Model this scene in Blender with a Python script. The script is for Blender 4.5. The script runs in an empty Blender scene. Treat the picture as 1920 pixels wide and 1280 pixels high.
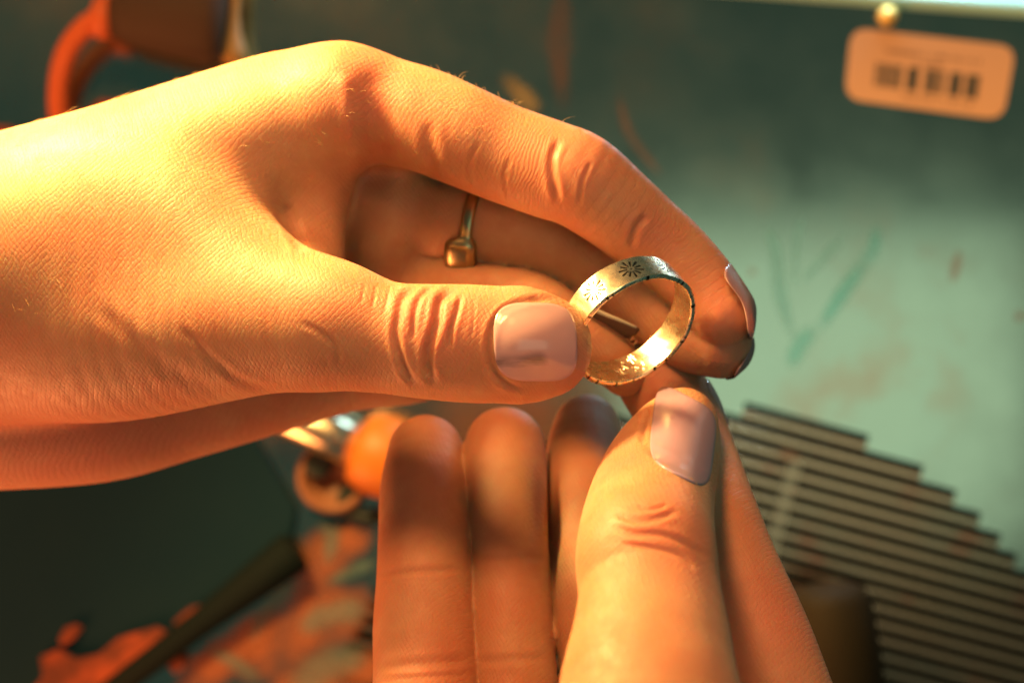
import bpy, bmesh, math, random
import numpy as np
from mathutils import Matrix, Vector
from mathutils.bvhtree import BVHTree

# ------------------------------------------------------------------ frame
# Everything stands on a metal panel that leans back by 40 degrees.  The "slope frame" has its
# origin in the middle of the panel: x right, y up the slope, z off the panel (all millimetres).
scene = bpy.context.scene
COL = scene.collection
R = math.radians
M = Matrix.Translation((0, 0, 0.95)) @ Matrix.Rotation(R(40), 4, 'X')
CAMH = 500.0
FPX = 1920 * 70 / 36.0

# ------------------------------------------------------------------ camera
cam_d = bpy.data.cameras.new('camera')
cam = bpy.data.objects.new('camera', cam_d)
COL.objects.link(cam)
cam.matrix_world = M @ Matrix.Translation((0, 0, CAMH / 1000))
cam_d.lens = 70
cam_d.sensor_width = 36
cam_d.clip_start = 0.005
cam_d.clip_end = 20
cam_d.dof.use_dof = True
cam_d.dof.focus_distance = 0.2985
cam_d.dof.aperture_fstop = 13.5
cam_d.dof.aperture_blades = 7
scene.camera = cam

# ------------------------------------------------------------------ world, lamps, exposure
w = bpy.data.worlds.new('World')
scene.world = w
w.use_nodes = True
bg = w.node_tree.nodes['Background']
bg.inputs[0].default_value = (0.40, 0.95, 0.80, 1)
bg.inputs[1].default_value = 0.065


def S(x, y, z):
    return M @ Vector((x / 1000, y / 1000, z / 1000))


def aim(o, loc, target):
    o.location = S(*loc)
    o.rotation_euler = (S(*target) - S(*loc)).to_track_quat('-Z', 'Y').to_euler()


def spot(name, loc, target, power, color, angle, blend, radius):
    d = bpy.data.lights.new(name, 'SPOT')
    d.energy = power
    d.color = color
    d.spot_size = R(angle)
    d.spot_blend = blend
    d.shadow_soft_size = radius
    o = bpy.data.objects.new(name, d)
    COL.objects.link(o)
    aim(o, loc, target)
    return o


def area(name, loc, target, power, color, sx, sy):
    d = bpy.data.lights.new(name, 'AREA')
    d.shape = 'RECTANGLE'
    d.size = sx / 1000
    d.size_y = sy / 1000
    d.energy = power
    d.color = color
    o = bpy.data.objects.new(name, d)
    COL.objects.link(o)
    aim(o, loc, target)
    return o


# the bench lamp, up and to the left of the hands
spot('bench_lamp', (-112, 126, 206), (5, -15, 185), 5.0, (1.0, 0.61, 0.20), 110, 0.5, 0.016)
# fill lamps added to stand in for warm bounced light
area('warm_fill', (-115, 370, 450), (0, 0, 190), 2.2, (1.0, 0.42, 0.135), 120, 90)
area('low_fill', (-260, -220, 115), (-30, -10, 170), 1.15, (1.0, 0.30, 0.09), 120, 120)
# unseen area light added so the metal panel mirrors a soft bright pool
area('reflection_fill', (128, -24, 530), (128, -24, 0), 0.125, (0.76, 1.0, 0.72), 285, 165)
# cool area light added past the far edge to brighten the lip
area('far_edge_fill', (90, 150, -5), (90, 100, -28), 0.35, (0.55, 0.85, 1.0), 80, 40)

scene.view_settings.view_transform = 'Standard'
scene.view_settings.look = 'None'
scene.view_settings.exposure = 0.0
scene.view_settings.gamma = 1.0
scene.cycles.use_denoising = True
scene.cycles.max_bounces = 6
scene.cycles.diffuse_bounces = 1


# ------------------------------------------------------------------ helpers
def P(px, py, depth):
    """a point of the slope frame (mm), given as photo measurements and a distance from the lens"""
    return np.array([(px - 960) * depth / FPX, (640 - py) * depth / FPX, CAMH - depth])


def mk_mat(name, color, rough=0.5, metal=0.0, **kw):
    m = bpy.data.materials.new(name)
    m.use_nodes = True
    b = m.node_tree.nodes['Principled BSDF']
    b.inputs['Base Color'].default_value = (*color, 1)
    b.inputs['Roughness'].default_value = rough
    b.inputs['Metallic'].default_value = metal
    for k, v in kw.items():
        b.inputs[k.replace('_', ' ')].default_value = v
    return m, m.node_tree.nodes, m.node_tree.links, b


def noise(N, L, scale, detail=3, coord=None, rough=0.55):
    n = N.new('ShaderNodeTexNoise')
    n.inputs['Scale'].default_value = scale
    n.inputs['Detail'].default_value = detail
    n.inputs['Roughness'].default_value = rough
    if coord is not None:
        L.new(coord, n.inputs['Vector'])
    return n


def ramp(N, L, src, stops):
    r = N.new('ShaderNodeValToRGB')
    e = r.color_ramp.elements
    while len(e) < len(stops):
        e.new(0.5)
    for i, (p, c) in enumerate(stops):
        e[i].position = p
        e[i].color = (*c, 1) if len(c) == 3 else c
    L.new(src, r.inputs[0])
    return r


def mixc(N, L, fac, a, b, mode='MIX'):
    m = N.new('ShaderNodeMix')
    m.data_type = 'RGBA'
    m.blend_type = mode
    for sock, v in ((m.inputs[0], fac), (m.inputs[6], a), (m.inputs[7], b)):
        if isinstance(v, (int, float)):
            sock.default_value = v
        elif isinstance(v, tuple):
            sock.default_value = (*v, 1)
        else:
            L.new(v, sock)
    return m.outputs[2]


def math_n(N, L, op, a, b=None, clamp=False):
    m = N.new('ShaderNodeMath')
    m.operation = op
    m.use_clamp = clamp
    for i, v in enumerate((a, b)):
        if v is None:
            continue
        if isinstance(v, (int, float)):
            m.inputs[i].default_value = v
        else:
            L.new(v, m.inputs[i])
    return m.outputs[0]


def bump(N, L, b, height, strength, dist):
    n = N.new('ShaderNodeBump')
    n.inputs['Strength'].default_value = strength
    n.inputs['Distance'].default_value = dist
    L.new(height, n.inputs['Height'])
    L.new(n.outputs[0], b.inputs['Normal'])
    return n


def obj_coord(N):
    return N.new('ShaderNodeTexCoord').outputs['Object']


def tag(o, label=None, cat=None, group=None, kind=None):
    if label:
        o['label'] = label
    if cat:
        o['category'] = cat
    if group:
        o['group'] = group
    if kind:
        o['kind'] = kind
    return o


def empty(name, origin):
    o = bpy.data.objects.new(name, None)
    o.empty_display_size = 0.01
    COL.objects.link(o)
    o.matrix_world = M @ Matrix.Translation(Vector(origin) / 1000)
    o['_o'] = list(map(float, origin))
    return o


def link_mesh(name, verts, faces, mat, parent=None, origin=None, smooth=True):
    """verts in slope-frame mm; one mesh object, placed at its origin"""
    verts = np.asarray(verts, float)
    if parent is not None:
        og = np.array(parent['_o'])
    else:
        og = np.array(origin) if origin is not None else np.array(
            [verts[:, 0].mean(), verts[:, 1].mean(), verts[:, 2].min()])
    me = bpy.data.meshes.new(name)
    me.from_pydata(((verts - og) / 1000).tolist(), [], [list(map(int, f)) for f in faces])
    me.update()
    if smooth:
        me.polygons.foreach_set('use_smooth', [True] * len(me.polygons))
    me.materials.append(mat)
    o = bpy.data.objects.new(name, me)
    COL.objects.link(o)
    if parent is not None:
        o.parent = parent
    else:
        o.matrix_world = M @ Matrix.Translation(Vector(og) / 1000)
    o['_o'] = list(map(float, og))
    return o


def smooth_poly(pts, n=6):
    """Catmull-Rom through rows of numbers"""
    p = np.asarray(pts, float)
    e = np.vstack([2 * p[0] - p[1], p, 2 * p[-1] - p[-2]])
    out = []
    for i in range(1, len(e) - 2):
        for t in np.arange(n) / n:
            a, b, c, d = e[i - 1], e[i], e[i + 1], e[i + 2]
            out.append(0.5 * (2 * b + (c - a) * t + (2 * a - 5 * b + 4 * c - d) * t * t +
                              (3 * b - a - 3 * c + d) * t ** 3))
    out.append(p[-1])
    return np.array(out)


def tube_mesh(pts, radii, seg=12, caps=True):
    pts = np.asarray(pts, float)
    n = len(pts)
    radii = np.broadcast_to(radii, (n,))
    tan = np.gradient(pts, axis=0)
    tan /= np.linalg.norm(tan, axis=1)[:, None]
    up = np.array([0, 0, 1.0]) if abs(tan[0][2]) < 0.9 else np.array([1.0, 0, 0])
    V, F = [], []
    u = np.cross(tan[0], up)
    u /= np.linalg.norm(u)
    for i in range(n):
        u = u - tan[i] * np.dot(u, tan[i])
        u /= np.linalg.norm(u)
        v = np.cross(tan[i], u)
        for k in range(seg):
            a = 2 * math.pi * k / seg
            V.append(pts[i] + radii[i] * (math.cos(a) * u + math.sin(a) * v))
    for i in range(n - 1):
        for k in range(seg):
            a, b = i * seg + k, i * seg + (k + 1) % seg
            F.append((a, b, b + seg, a + seg))
    if caps:
        F.append(tuple(range(seg - 1, -1, -1)))
        F.append(tuple((n - 1) * seg + k for k in range(seg)))
    return np.array(V), F


def lathe_axis(p0, p1, prof, seg=40):
    """revolve (t along p0->p1 in mm, radius) rows about the axis"""
    p0, p1 = np.array(p0, float), np.array(p1, float)
    d = (p1 - p0) / np.linalg.norm(p1 - p0)
    pts = [p0 + d * t for t, r in prof]
    u = np.cross(d, [0, 0, 1.0] if abs(d[2]) < 0.9 else [1.0, 0, 0])
    u /= np.linalg.norm(u)
    v = np.cross(d, u)
    V, F = [], []
    for (t, r), c in zip(prof, pts):
        for k in range(seg):
            a = 2 * math.pi * k / seg
            V.append(c + max(r, 1e-3) * (math.cos(a) * u + math.sin(a) * v))
    n = len(prof)
    for i in range(n - 1):
        for k in range(seg):
            a, b = i * seg + k, i * seg + (k + 1) % seg
            F.append((a, b, b + seg, a + seg))
    F.append(tuple(range(seg - 1, -1, -1)))
    F.append(tuple((n - 1) * seg + k for k in range(seg)))
    return np.array(V), F


def plate(outline, z0, z1):
    """a flat piece with thickness from a counter-clockwise outline of (x, y)"""
    n = len(outline)
    V = [(x, y, z0) for x, y in outline] + [(x, y, z1) for x, y in outline]
    F = [tuple(range(n - 1, -1, -1)), tuple(range(n, 2 * n))]
    F += [(i, (i + 1) % n, n + (i + 1) % n, n + i) for i in range(n)]
    return np.array(V, float), F


# ------------------------------------------------------------------ soft bodies: distance fields to meshes
class Chain:
    """a limb: a smooth row of (px, py, depth, radius px) swept as blended balls; zs > 1 flattens it in depth"""
    def __init__(self, rows, zs=1.0, n=4):
        r = smooth_poly(rows, n)
        self.c = np.array([P(a, b, d) for a, b, d, _ in r]).astype(np.float32)
        self.r = (r[:, 3] * r[:, 2] / FPX).astype(np.float32)
        self.zs = zs
        self.len = np.concatenate([[0], np.cumsum(np.linalg.norm(np.diff(self.c, axis=0), axis=1))])

    def __call__(self, p, along=False):
        best = np.full(len(p), 1e9, np.float32)
        u = np.zeros(len(p), np.float32)
        for i in range(len(self.c) - 1):
            a, b = self.c[i], self.c[i + 1]
            ab = b - a
            ap = p - a
            t = np.clip(ap @ ab / max(ab @ ab, 1e-9), 0, 1)
            q = ap - t[:, None] * ab
            dd = np.sqrt(q[:, 0] ** 2 + q[:, 1] ** 2 + (q[:, 2] * self.zs) ** 2) - (self.r[i] + t * (self.r[i + 1] - self.r[i]))
            if along:
                m = dd < best
                u[m] = (self.len[i] + t * (self.len[i + 1] - self.len[i]))[m]
            best = np.minimum(best, dd)
        return (best, u) if along else best


def smin(a, b, k):
    h = np.maximum(k - np.abs(a - b), 0) / k
    return np.minimum(a, b) - h * h * k * 0.25


def surface(f, lo, hi, h):
    """naive surface nets of the zero level of f over a box; vertices drawn onto the exact level"""
    lo, hi = np.array(lo, float), np.array(hi, float)
    K = 4
    nb = np.ceil((hi - lo) / (h * K)).astype(int)
    n = nb * K + 1
    ax = [lo[i] + h * np.arange(n[i]) for i in range(3)]
    cax = [a[::K] for a in ax]
    g = np.stack(np.meshgrid(*cax, indexing='ij'), -1).reshape(-1, 3).astype(np.float32)
    cd = np.concatenate([f(c) for c in np.array_split(g, max(1, len(g) // 60000))]).reshape([len(c) for c in cax])
    vol = np.repeat(np.repeat(np.repeat(cd, K, 0), K, 1), K, 2)[:n[0], :n[1], :n[2]]
    bd = np.zeros(nb, bool)
    for dx in (0, 1):
        for dy in (0, 1):
            for dz in (0, 1):
                bd |= np.abs(cd[dx:dx + nb[0], dy:dy + nb[1], dz:dz + nb[2]]) < h * K * 1.5
    near = np.zeros(vol.shape, bool)
    fine = np.repeat(np.repeat(np.repeat(bd, K, 0), K, 1), K, 2)
    for dx in (0, 1):
        for dy in (0, 1):
            for dz in (0, 1):
                near[dx:dx + fine.shape[0], dy:dy + fine.shape[1], dz:dz + fine.shape[2]] |= fine
    idx = np.argwhere(near)
    pts = (lo + idx * h).astype(np.float32)
    vol[near] = np.concatenate([f(c) for c in np.array_split(pts, max(1, len(pts) // 60000))])
    ins = vol < 0
    c = [slice(0, -1), slice(1, None)]
    cnt = sum(ins[c[i], c[j], c[k]].astype(np.int8) for i in (0, 1) for j in (0, 1) for k in (0, 1))
    cells = np.argwhere((cnt > 0) & (cnt < 8))
    cid = np.full(cnt.shape, -1, np.int64)
    cid[tuple(cells.T)] = np.arange(len(cells))
    acc = np.zeros((len(cells), 3))
    num = np.zeros(len(cells))
    corners = [(i, j, k) for i in (0, 1) for j in (0, 1) for k in (0, 1)]
    for a in corners:
        for d in range(3):
            if a[d]:
                continue
            b = list(a)
            b[d] = 1
            va = vol[tuple((cells + a).T)]
            vb = vol[tuple((cells + b).T)]
            m = (va < 0) != (vb < 0)
            t = np.where(m, va / np.where(m, va - vb, 1), 0)
            p = np.tile(np.array(a, float), (len(cells), 1))
            p[:, d] += t
            acc[m] += p[m]
            num += m
    V = lo + (cells + acc / num[:, None]) * h
    quads = []
    for d in range(3):
        e1, e2 = (d + 1) % 3, (d + 2) % 3
        s0 = [slice(None)] * 3
        s1 = [slice(None)] * 3
        s0[d] = slice(0, -1)
        s1[d] = slice(1, None)
        ch = ins[tuple(s0)] != ins[tuple(s1)]
        e = np.argwhere(ch)
        e = e[(e[:, e1] > 0) & (e[:, e2] > 0) & (e[:, e1] < n[e1] - 1) & (e[:, e2] < n[e2] - 1)]
        o1 = np.zeros(3, int)
        o1[e1] = 1
        o2 = np.zeros(3, int)
        o2[e2] = 1
        q = np.stack([cid[tuple((e - o1 - o2).T)], cid[tuple((e - o2).T)], cid[tuple(e.T)], cid[tuple((e - o1).T)]], 1)
        flip = ~ins[tuple(e.T)]
        q[flip] = q[flip][:, ::-1]
        quads.append(q)
    Q = np.concatenate(quads)
    Q = Q[(Q >= 0).all(1)]
    V = V.astype(np.float32)
    tet = np.array([(1, -1, -1), (-1, -1, 1), (-1, 1, -1), (1, 1, 1)], np.float32)
    for _ in range(2):
        out = []
        for ch in np.array_split(V, max(1, len(V) // 40000)):
            e = 0.15
            fs = [f(ch + e * t) for t in tet]
            gr = sum(fv[:, None] * t for fv, t in zip(fs, tet)) / (4 * e)
            d0 = sum(fs) / 4
            g2 = np.maximum((gr ** 2).sum(1), 0.25)
            out.append(ch - np.clip(d0 / g2, -h, h)[:, None] * gr)
        V = np.concatenate(out).astype(np.float32)
    return V, Q


def subdivided(V, Q, levels=1):
    me = bpy.data.meshes.new('tmp')
    me.vertices.add(len(V))
    me.vertices.foreach_set('co', V.ravel())
    me.loops.add(len(Q) * 4)
    me.loops.foreach_set('vertex_index', Q.ravel().astype(np.int32))
    me.polygons.add(len(Q))
    me.polygons.foreach_set('loop_start', np.arange(0, len(Q) * 4, 4, dtype=np.int32))
    me.update(calc_edges=True)
    o = bpy.data.objects.new('tmp', me)
    COL.objects.link(o)
    md = o.modifiers.new('s', 'SUBSURF')
    md.levels = levels
    dg = bpy.context.evaluated_depsgraph_get()
    m2 = bpy.data.meshes.new_from_object(o.evaluated_get(dg))
    bpy.data.objects.remove(o)
    bpy.data.meshes.remove(me)
    return m2


def mesh_arrays(me):
    V = np.empty(len(me.vertices) * 3, np.float32)
    me.vertices.foreach_get('co', V)
    N = np.empty(len(me.vertices) * 3, np.float32)
    me.vertices.foreach_get('normal', N)
    return V.reshape(-1, 3), N.reshape(-1, 3)


def proj(V):
    d = CAMH - V[:, 2]
    return np.stack([960 + V[:, 0] * FPX / d, 640 - V[:, 1] * FPX / d, d], 1)


def polydist(q, line, taper=True):
    """distance to a polyline and how far along it (0..1) the nearest point lies"""
    line = smooth_poly(line, 5) if len(line) > 2 else np.asarray(line, float)
    ln = np.linalg.norm(np.diff(line, axis=0), axis=1)
    s = np.concatenate([[0], np.cumsum(ln)])
    best = np.full(len(q), 1e9)
    tt = np.zeros(len(q))
    for i in range(len(line) - 1):
        a, b = line[i], line[i + 1]
        ab = b - a
        t = np.clip((q - a) @ ab / (ab @ ab), 0, 1)
        d = np.linalg.norm(q - a - t[:, None] * ab, axis=1)
        m = d < best
        best[m] = d[m]
        tt[m] = (s[i] + t * ln[i])[m] / s[-1]
    return best, tt


def crease(V, N, line, width, depth, dmin=0, dmax=1e9, lip=0.35, ends=True):
    """press a skin fold of the given width (px of the photo) and depth (mm) into the surface along a line"""
    q = proj(V)
    line = np.asarray(line, float)
    lo, hi = line.min(0) - 4 * width, line.max(0) + 4 * width
    view = np.array([0, 0, CAMH]) - V
    view /= np.linalg.norm(view, axis=1)[:, None]
    fac = (N * view).sum(1)
    m = np.where((fac > 0.05) & (q[:, 0] > lo[0]) & (q[:, 0] < hi[0]) & (q[:, 1] > lo[1]) & (q[:, 1] < hi[1]) &
                 (q[:, 2] > dmin) & (q[:, 2] < dmax))[0]
    if not len(m):
        return
    d, t = polydist(q[m, :2], line)
    x = d / width
    prof = -np.exp(-x * x) + lip * np.exp(-((x - 1.9) / 0.8) ** 2)
    e = np.clip(np.minimum(t, 1 - t) / 0.18, 0, 1) if ends else 1.0
    e = e * e * (3 - 2 * e) if ends else 1.0
    V[m] += (prof * 0.85 * depth * e * np.clip(fac[m] * 3, 0, 1))[:, None] * N[m]


def flush_at(V, spots):
    a = np.zeros(len(V))
    for q, r in spots:
        a = np.maximum(a, np.exp(-((V - P(*q)) ** 2).sum(1) / r ** 2))
    return a


def finish_body(me, V, mat, name, origin, attrs):
    og = np.array(origin)
    me.vertices.foreach_set('co', ((V - og) / 1000).astype(np.float32).ravel())
    me.update()
    me.polygons.foreach_set('use_smooth', np.ones(len(me.polygons), bool))
    for k, a in attrs.items():
        at = me.attributes.new(k, 'FLOAT', 'POINT')
        at.data.foreach_set('value', a.astype(np.float32))
    me.materials.clear()
    me.materials.append(mat)
    me.name = name
    o = bpy.data.objects.new(name, me)
    COL.objects.link(o)
    o.matrix_world = M @ Matrix.Translation(Vector(og) / 1000)
    o['_o'] = list(map(float, og))
    return o


def bvh_of(me, og):
    V, _ = mesh_arrays(me)
    V = V * 1000 + np.array(og)
    return BVHTree.FromPolygons([tuple(v) for v in V.tolist()], [tuple(p.vertices) for p in me.polygons])


def nail(parent, bvh, origin_fn, dir_fn, mat, lift=0.35, nu=34, nv=34, sq=3.2, crown=0.25, fall=7, thick=0.35, order=3, on=None):
    """a finger nail: a curved plate lying on the finger.  origin_fn(u, v), u along and v across in -1..1"""
    H = np.full((nu, nv), np.nan)
    O = np.zeros((nu, nv, 3))
    D = np.zeros((nu, nv, 3))
    CR = np.zeros((nu, nv))
    UV = np.zeros((nu, nv, 2))
    for i in range(nu):
        for j in range(nv):
            u, v = 2 * i / (nu - 1) - 1, 2 * j / (nv - 1) - 1
            m = max(abs(u), abs(v))
            rad = (abs(u) ** sq + abs(v) ** sq) ** (1 / sq)
            k = m / rad if rad > 1e-6 else 1
            UV[i, j] = u * k, v * k
            CR[i, j] = (1 - (1.0 if u < 0 else 0.5) * (u * k) ** 2) * (1 - (v * k) ** 2)
            O[i, j] = origin_fn(u * k, v * k)
            D[i, j] = dir_fn(u * k, v * k)
            hit = bvh.ray_cast(Vector(O[i, j]), Vector(D[i, j]))
            if hit[0] is not None and (on is None or on(np.array([hit[0]], np.float32))[0] < 1.2):
                H[i, j] = hit[3]
    base = np.nanmin(H)
    H = np.where(np.isnan(H) | (H > base + fall), np.nan, H)
    Hraw = H.copy()
    uu, vv = UV[..., 0].ravel(), UV[..., 1].ravel()
    A = np.stack([uu ** p * vv ** q for p in range(5) for q in range(5) if p + q <= order], 1)
    ok = ~np.isnan(H.ravel())
    H = (A @ np.linalg.lstsq(A[ok], H.ravel()[ok], rcond=None)[0]).reshape(H.shape)
    raw = np.where(ok, Hraw.ravel(), 1e9).reshape(H.shape)
    A1, B1, sk = H - lift - crown * CR, raw - 0.14, 0.35
    hh = np.maximum(sk - np.abs(A1 - B1), 0) / sk
    H = np.minimum(A1, B1) - hh * hh * sk * 0.25
    top = O + D * H[..., None]
    bot = O + D * (H + thick)[..., None]
    V = np.concatenate([top.reshape(-1, 3), bot.reshape(-1, 3)])
    idx = np.arange(nu * nv).reshape(nu, nv)
    F = []
    n0 = nu * nv
    for i in range(nu - 1):
        for j in range(nv - 1):
            a, b, c, d = idx[i, j], idx[i + 1, j], idx[i + 1, j + 1], idx[i, j + 1]
            F += [(a, b, c, d), (n0 + d, n0 + c, n0 + b, n0 + a)]
    ring = [idx[i, 0] for i in range(nu)] + [idx[nu - 1, j] for j in range(1, nv)] + \
           [idx[i, nv - 1] for i in range(nu - 2, -1, -1)] + [idx[0, j] for j in range(nv - 2, 0, -1)]
    for a, b in zip(ring, ring[1:] + ring[:1]):
        F.append((b, a, n0 + a, n0 + b))
    o = link_mesh('fingernail', V, F, mat, parent)
    bm = bmesh.new()
    bm.from_mesh(o.data)
    bmesh.ops.recalc_face_normals(bm, faces=bm.faces)
    bm.to_mesh(o.data)
    bm.free()
    return o


def px_fn(cx, cy, au, av):
    """rays from the lens through a patch of the photo centred on (cx, cy)"""
    au, av = np.array(au), np.array(av)

    def ray(u, v):
        q = np.array([cx, cy]) + u * au + v * av
        d = P(q[0], q[1], 300) - np.array([0, 0, CAMH])
        return d / np.linalg.norm(d)
    return (lambda u, v: np.array([0, 0, CAMH]) + 150 * ray(u, v)), ray


def frame_fn(c, a, n, L, W):
    a = np.array(a, float)
    n = np.array(n, float)
    n /= np.linalg.norm(n)
    a = a - n * (a @ n)
    a /= np.linalg.norm(a)
    t = np.cross(n, a)
    return (lambda u, v: np.array(c) + a * u * L / 2 + t * v * W / 2 + n * 12), (lambda u, v: -n)


# ------------------------------------------------------------------ materials
def skin_material():
    m, N, L, b = mk_mat('skin', (0.6, 0.34, 0.22), 0.48)
    co = obj_coord(N)
    n1 = noise(N, L, 70, 4, co)
    n2 = noise(N, L, 420, 3, co)
    c = mixc(N, L, ramp(N, L, n1.outputs[0], [(0.38, (0, 0, 0)), (0.62, (1, 1, 1))]).outputs[0], (0.68, 0.40, 0.23), (0.63, 0.29, 0.16))
    c = mixc(N, L, math_n(N, L, 'MULTIPLY', n2.outputs[0], 0.45), c, (0.48, 0.19, 0.11))
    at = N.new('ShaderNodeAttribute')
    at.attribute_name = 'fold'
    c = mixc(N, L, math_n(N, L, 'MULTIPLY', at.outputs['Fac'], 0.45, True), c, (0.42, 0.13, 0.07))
    ar = N.new('ShaderNodeAttribute')
    ar.attribute_name = 'flush'
    c = mixc(N, L, math_n(N, L, 'MULTIPLY', ar.outputs['Fac'], 0.8, True), c, (0.62, 0.22, 0.14))
    L.new(c, b.inputs['Base Color'])
    b.inputs['Subsurface Weight'].default_value = 1.0
    b.inputs['Subsurface Radius'].default_value = (1.0, 0.32, 0.14)
    b.inputs['Subsurface Scale'].default_value = 0.0016
    b.inputs['Specular IOR Level'].default_value = 0.42
    rg = ramp(N, L, n2.outputs[0], [(0.3, (0.40,) * 3), (0.7, (0.58,) * 3)])
    L.new(rg.outputs[0], b.inputs['Roughness'])
    # fine relief: cells of the skin, and the ridges running across the finger pads
    v = N.new('ShaderNodeTexVoronoi')
    v.feature = 'DISTANCE_TO_EDGE'
    v.inputs['Scale'].default_value = 1350
    wn = noise(N, L, 300, 2, co)
    vm = N.new('ShaderNodeVectorMath')
    vm.operation = 'MULTIPLY_ADD'
    L.new(wn.outputs['Color'], vm.inputs[0])
    vm.inputs[1].default_value = (0.0022,) * 3
    mp = N.new('ShaderNodeMapping')
    mp.inputs['Rotation'].default_value = (0, 0, 0.5)
    mp.inputs['Scale'].default_value = (1.25, 0.75, 1.0)
    L.new(co, mp.inputs[0])
    L.new(mp.outputs[0], vm.inputs[2])
    L.new(vm.outputs[0], v.inputs['Vector'])
    cell = math_n(N, L, 'MULTIPLY', math_n(N, L, 'MINIMUM', v.outputs['Distance'], 0.22), 2.2)
    fu = N.new('ShaderNodeAttribute')
    fu.attribute_name = 'along'
    rm = N.new('ShaderNodeAttribute')
    rm.attribute_name = 'ridge'
    wob = noise(N, L, 190, 2, co)
    ph = math_n(N, L, 'ADD', math_n(N, L, 'MULTIPLY', fu.outputs['Fac'], 2 * math.pi / 0.62), math_n(N, L, 'MULTIPLY', wob.outputs[0], 26))
    rid = math_n(N, L, 'MULTIPLY', math_n(N, L, 'MULTIPLY', math_n(N, L, 'SINE', ph), 0.5), rm.outputs['Fac'])
    inv = math_n(N, L, 'SUBTRACT', 1.0, math_n(N, L, 'MULTIPLY', rm.outputs['Fac'], 0.75))
    h = math_n(N, L, 'ADD', math_n(N, L, 'MULTIPLY', math_n(N, L, 'MULTIPLY', cell, inv), 0.75), math_n(N, L, 'MULTIPLY', rid, 0.6))
    h = math_n(N, L, 'ADD', h, math_n(N, L, 'MULTIPLY', n2.outputs[0], 0.6))
    for rot, sc in ((0.75, 430), (-0.55, 520)):     # the crossing lines of the skin
        m2 = N.new('ShaderNodeMapping')
        m2.inputs['Rotation'].default_value = (0.2, 0.3, rot)
        L.new(co, m2.inputs[0])
        wv = N.new('ShaderNodeTexWave')
        wv.inputs['Scale'].default_value = sc
        wv.inputs['Distortion'].default_value = 7.0
        wv.inputs['Detail'].default_value = 2.0
        wv.inputs['Detail Scale'].default_value = 0.5
        L.new(m2.outputs[0], wv.inputs['Vector'])
        ln = math_n(N, L, 'MINIMUM', wv.outputs['Fac'], 0.35)
        h = math_n(N, L, 'ADD', h, math_n(N, L, 'MULTIPLY', math_n(N, L, 'MULTIPLY', ln, inv), 1.3))
    bump(N, L, b, h, 0.55, 0.0001)
    return m


SKIN = skin_material()


def nail_material(name, base, rough):
    m, N, L, b = mk_mat(name, base, rough)
    co = obj_coord(N)
    n = noise(N, L, 260, 3, co)
    c = mixc(N, L, math_n(N, L, 'MULTIPLY', n.outputs[0], 0.5), base, tuple(x * 0.86 for x in base))
    L.new(c, b.inputs['Base Color'])
    b.inputs['Coat Weight'].default_value = 0.6
    b.inputs['Coat Roughness'].default_value = 0.12
    b.inputs['Subsurface Weight'].default_value = 0.4
    b.inputs['Subsurface Radius'].default_value = (1, 0.5, 0.4)
    b.inputs['Subsurface Scale'].default_value = 0.0008
    n3 = noise(N, L, 90, 2, co)
    bump(N, L, b, n3.outputs[0], 0.25, 0.0003)
    return m, N, L, b


NAIL = nail_material('pink_polish', (0.66, 0.40, 0.42), 0.24)[0]


def soiled_nail():
    m, N, L, b = nail_material('soiled_pink_polish', (0.66, 0.40, 0.42), 0.2)
    co = obj_coord(N)
    mp = N.new('ShaderNodeMapping')
    mp.inputs['Scale'].default_value = (110, 420, 110)
    L.new(co, mp.inputs[0])
    n = noise(N, L, 1.0, 4, mp.outputs[0])
    g = N.new('ShaderNodeAttribute')
    g.attribute_name = 'soil'
    f = math_n(N, L, 'MULTIPLY', g.outputs['Fac'], ramp(N, L, n.outputs[0], [(0.38, (0, 0, 0)), (0.62, (1, 1, 1))]).outputs[0])
    src = b.inputs['Base Color'].links[0].from_socket
    L.new(mixc(N, L, math_n(N, L, 'MULTIPLY', f, 0.75), src, (0.10, 0.06, 0.07)), b.inputs['Base Color'])
    return m


SOILED = soiled_nail()


def gold_material(name, base, rough):
    m, N, L, b = mk_mat(name, base, rough, 1.0)
    co = obj_coord(N)
    n = noise(N, L, 900, 4, co)
    n2 = noise(N, L, 150, 3, co)
    r = ramp(N, L, n.outputs[0], [(0.3, (rough * 0.92,) * 3), (0.75, (rough * 1.12,) * 3)])
    L.new(r.outputs[0], b.inputs['Roughness'])
    at = N.new('ShaderNodeAttribute')
    at.attribute_name = 'cut'
    c = mixc(N, L, n2.outputs[0], base, tuple(x * y for x, y in zip(base, (0.9, 0.84, 0.72))))
    c = mixc(N, L, math_n(N, L, 'MULTIPLY', at.outputs['Fac'], 2.2, True), c, (0.030, 0.020, 0.010))
    L.new(c, b.inputs['Base Color'])
    h = math_n(N, L, 'ADD', n2.outputs[0], math_n(N, L, 'MULTIPLY', n.outputs[0], 0.06))
    bump(N, L, b, h, 0.09, 0.0004)
    return m


GOLD = gold_material('worn_gold', (0.97, 0.88, 0.66), 0.27)


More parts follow.
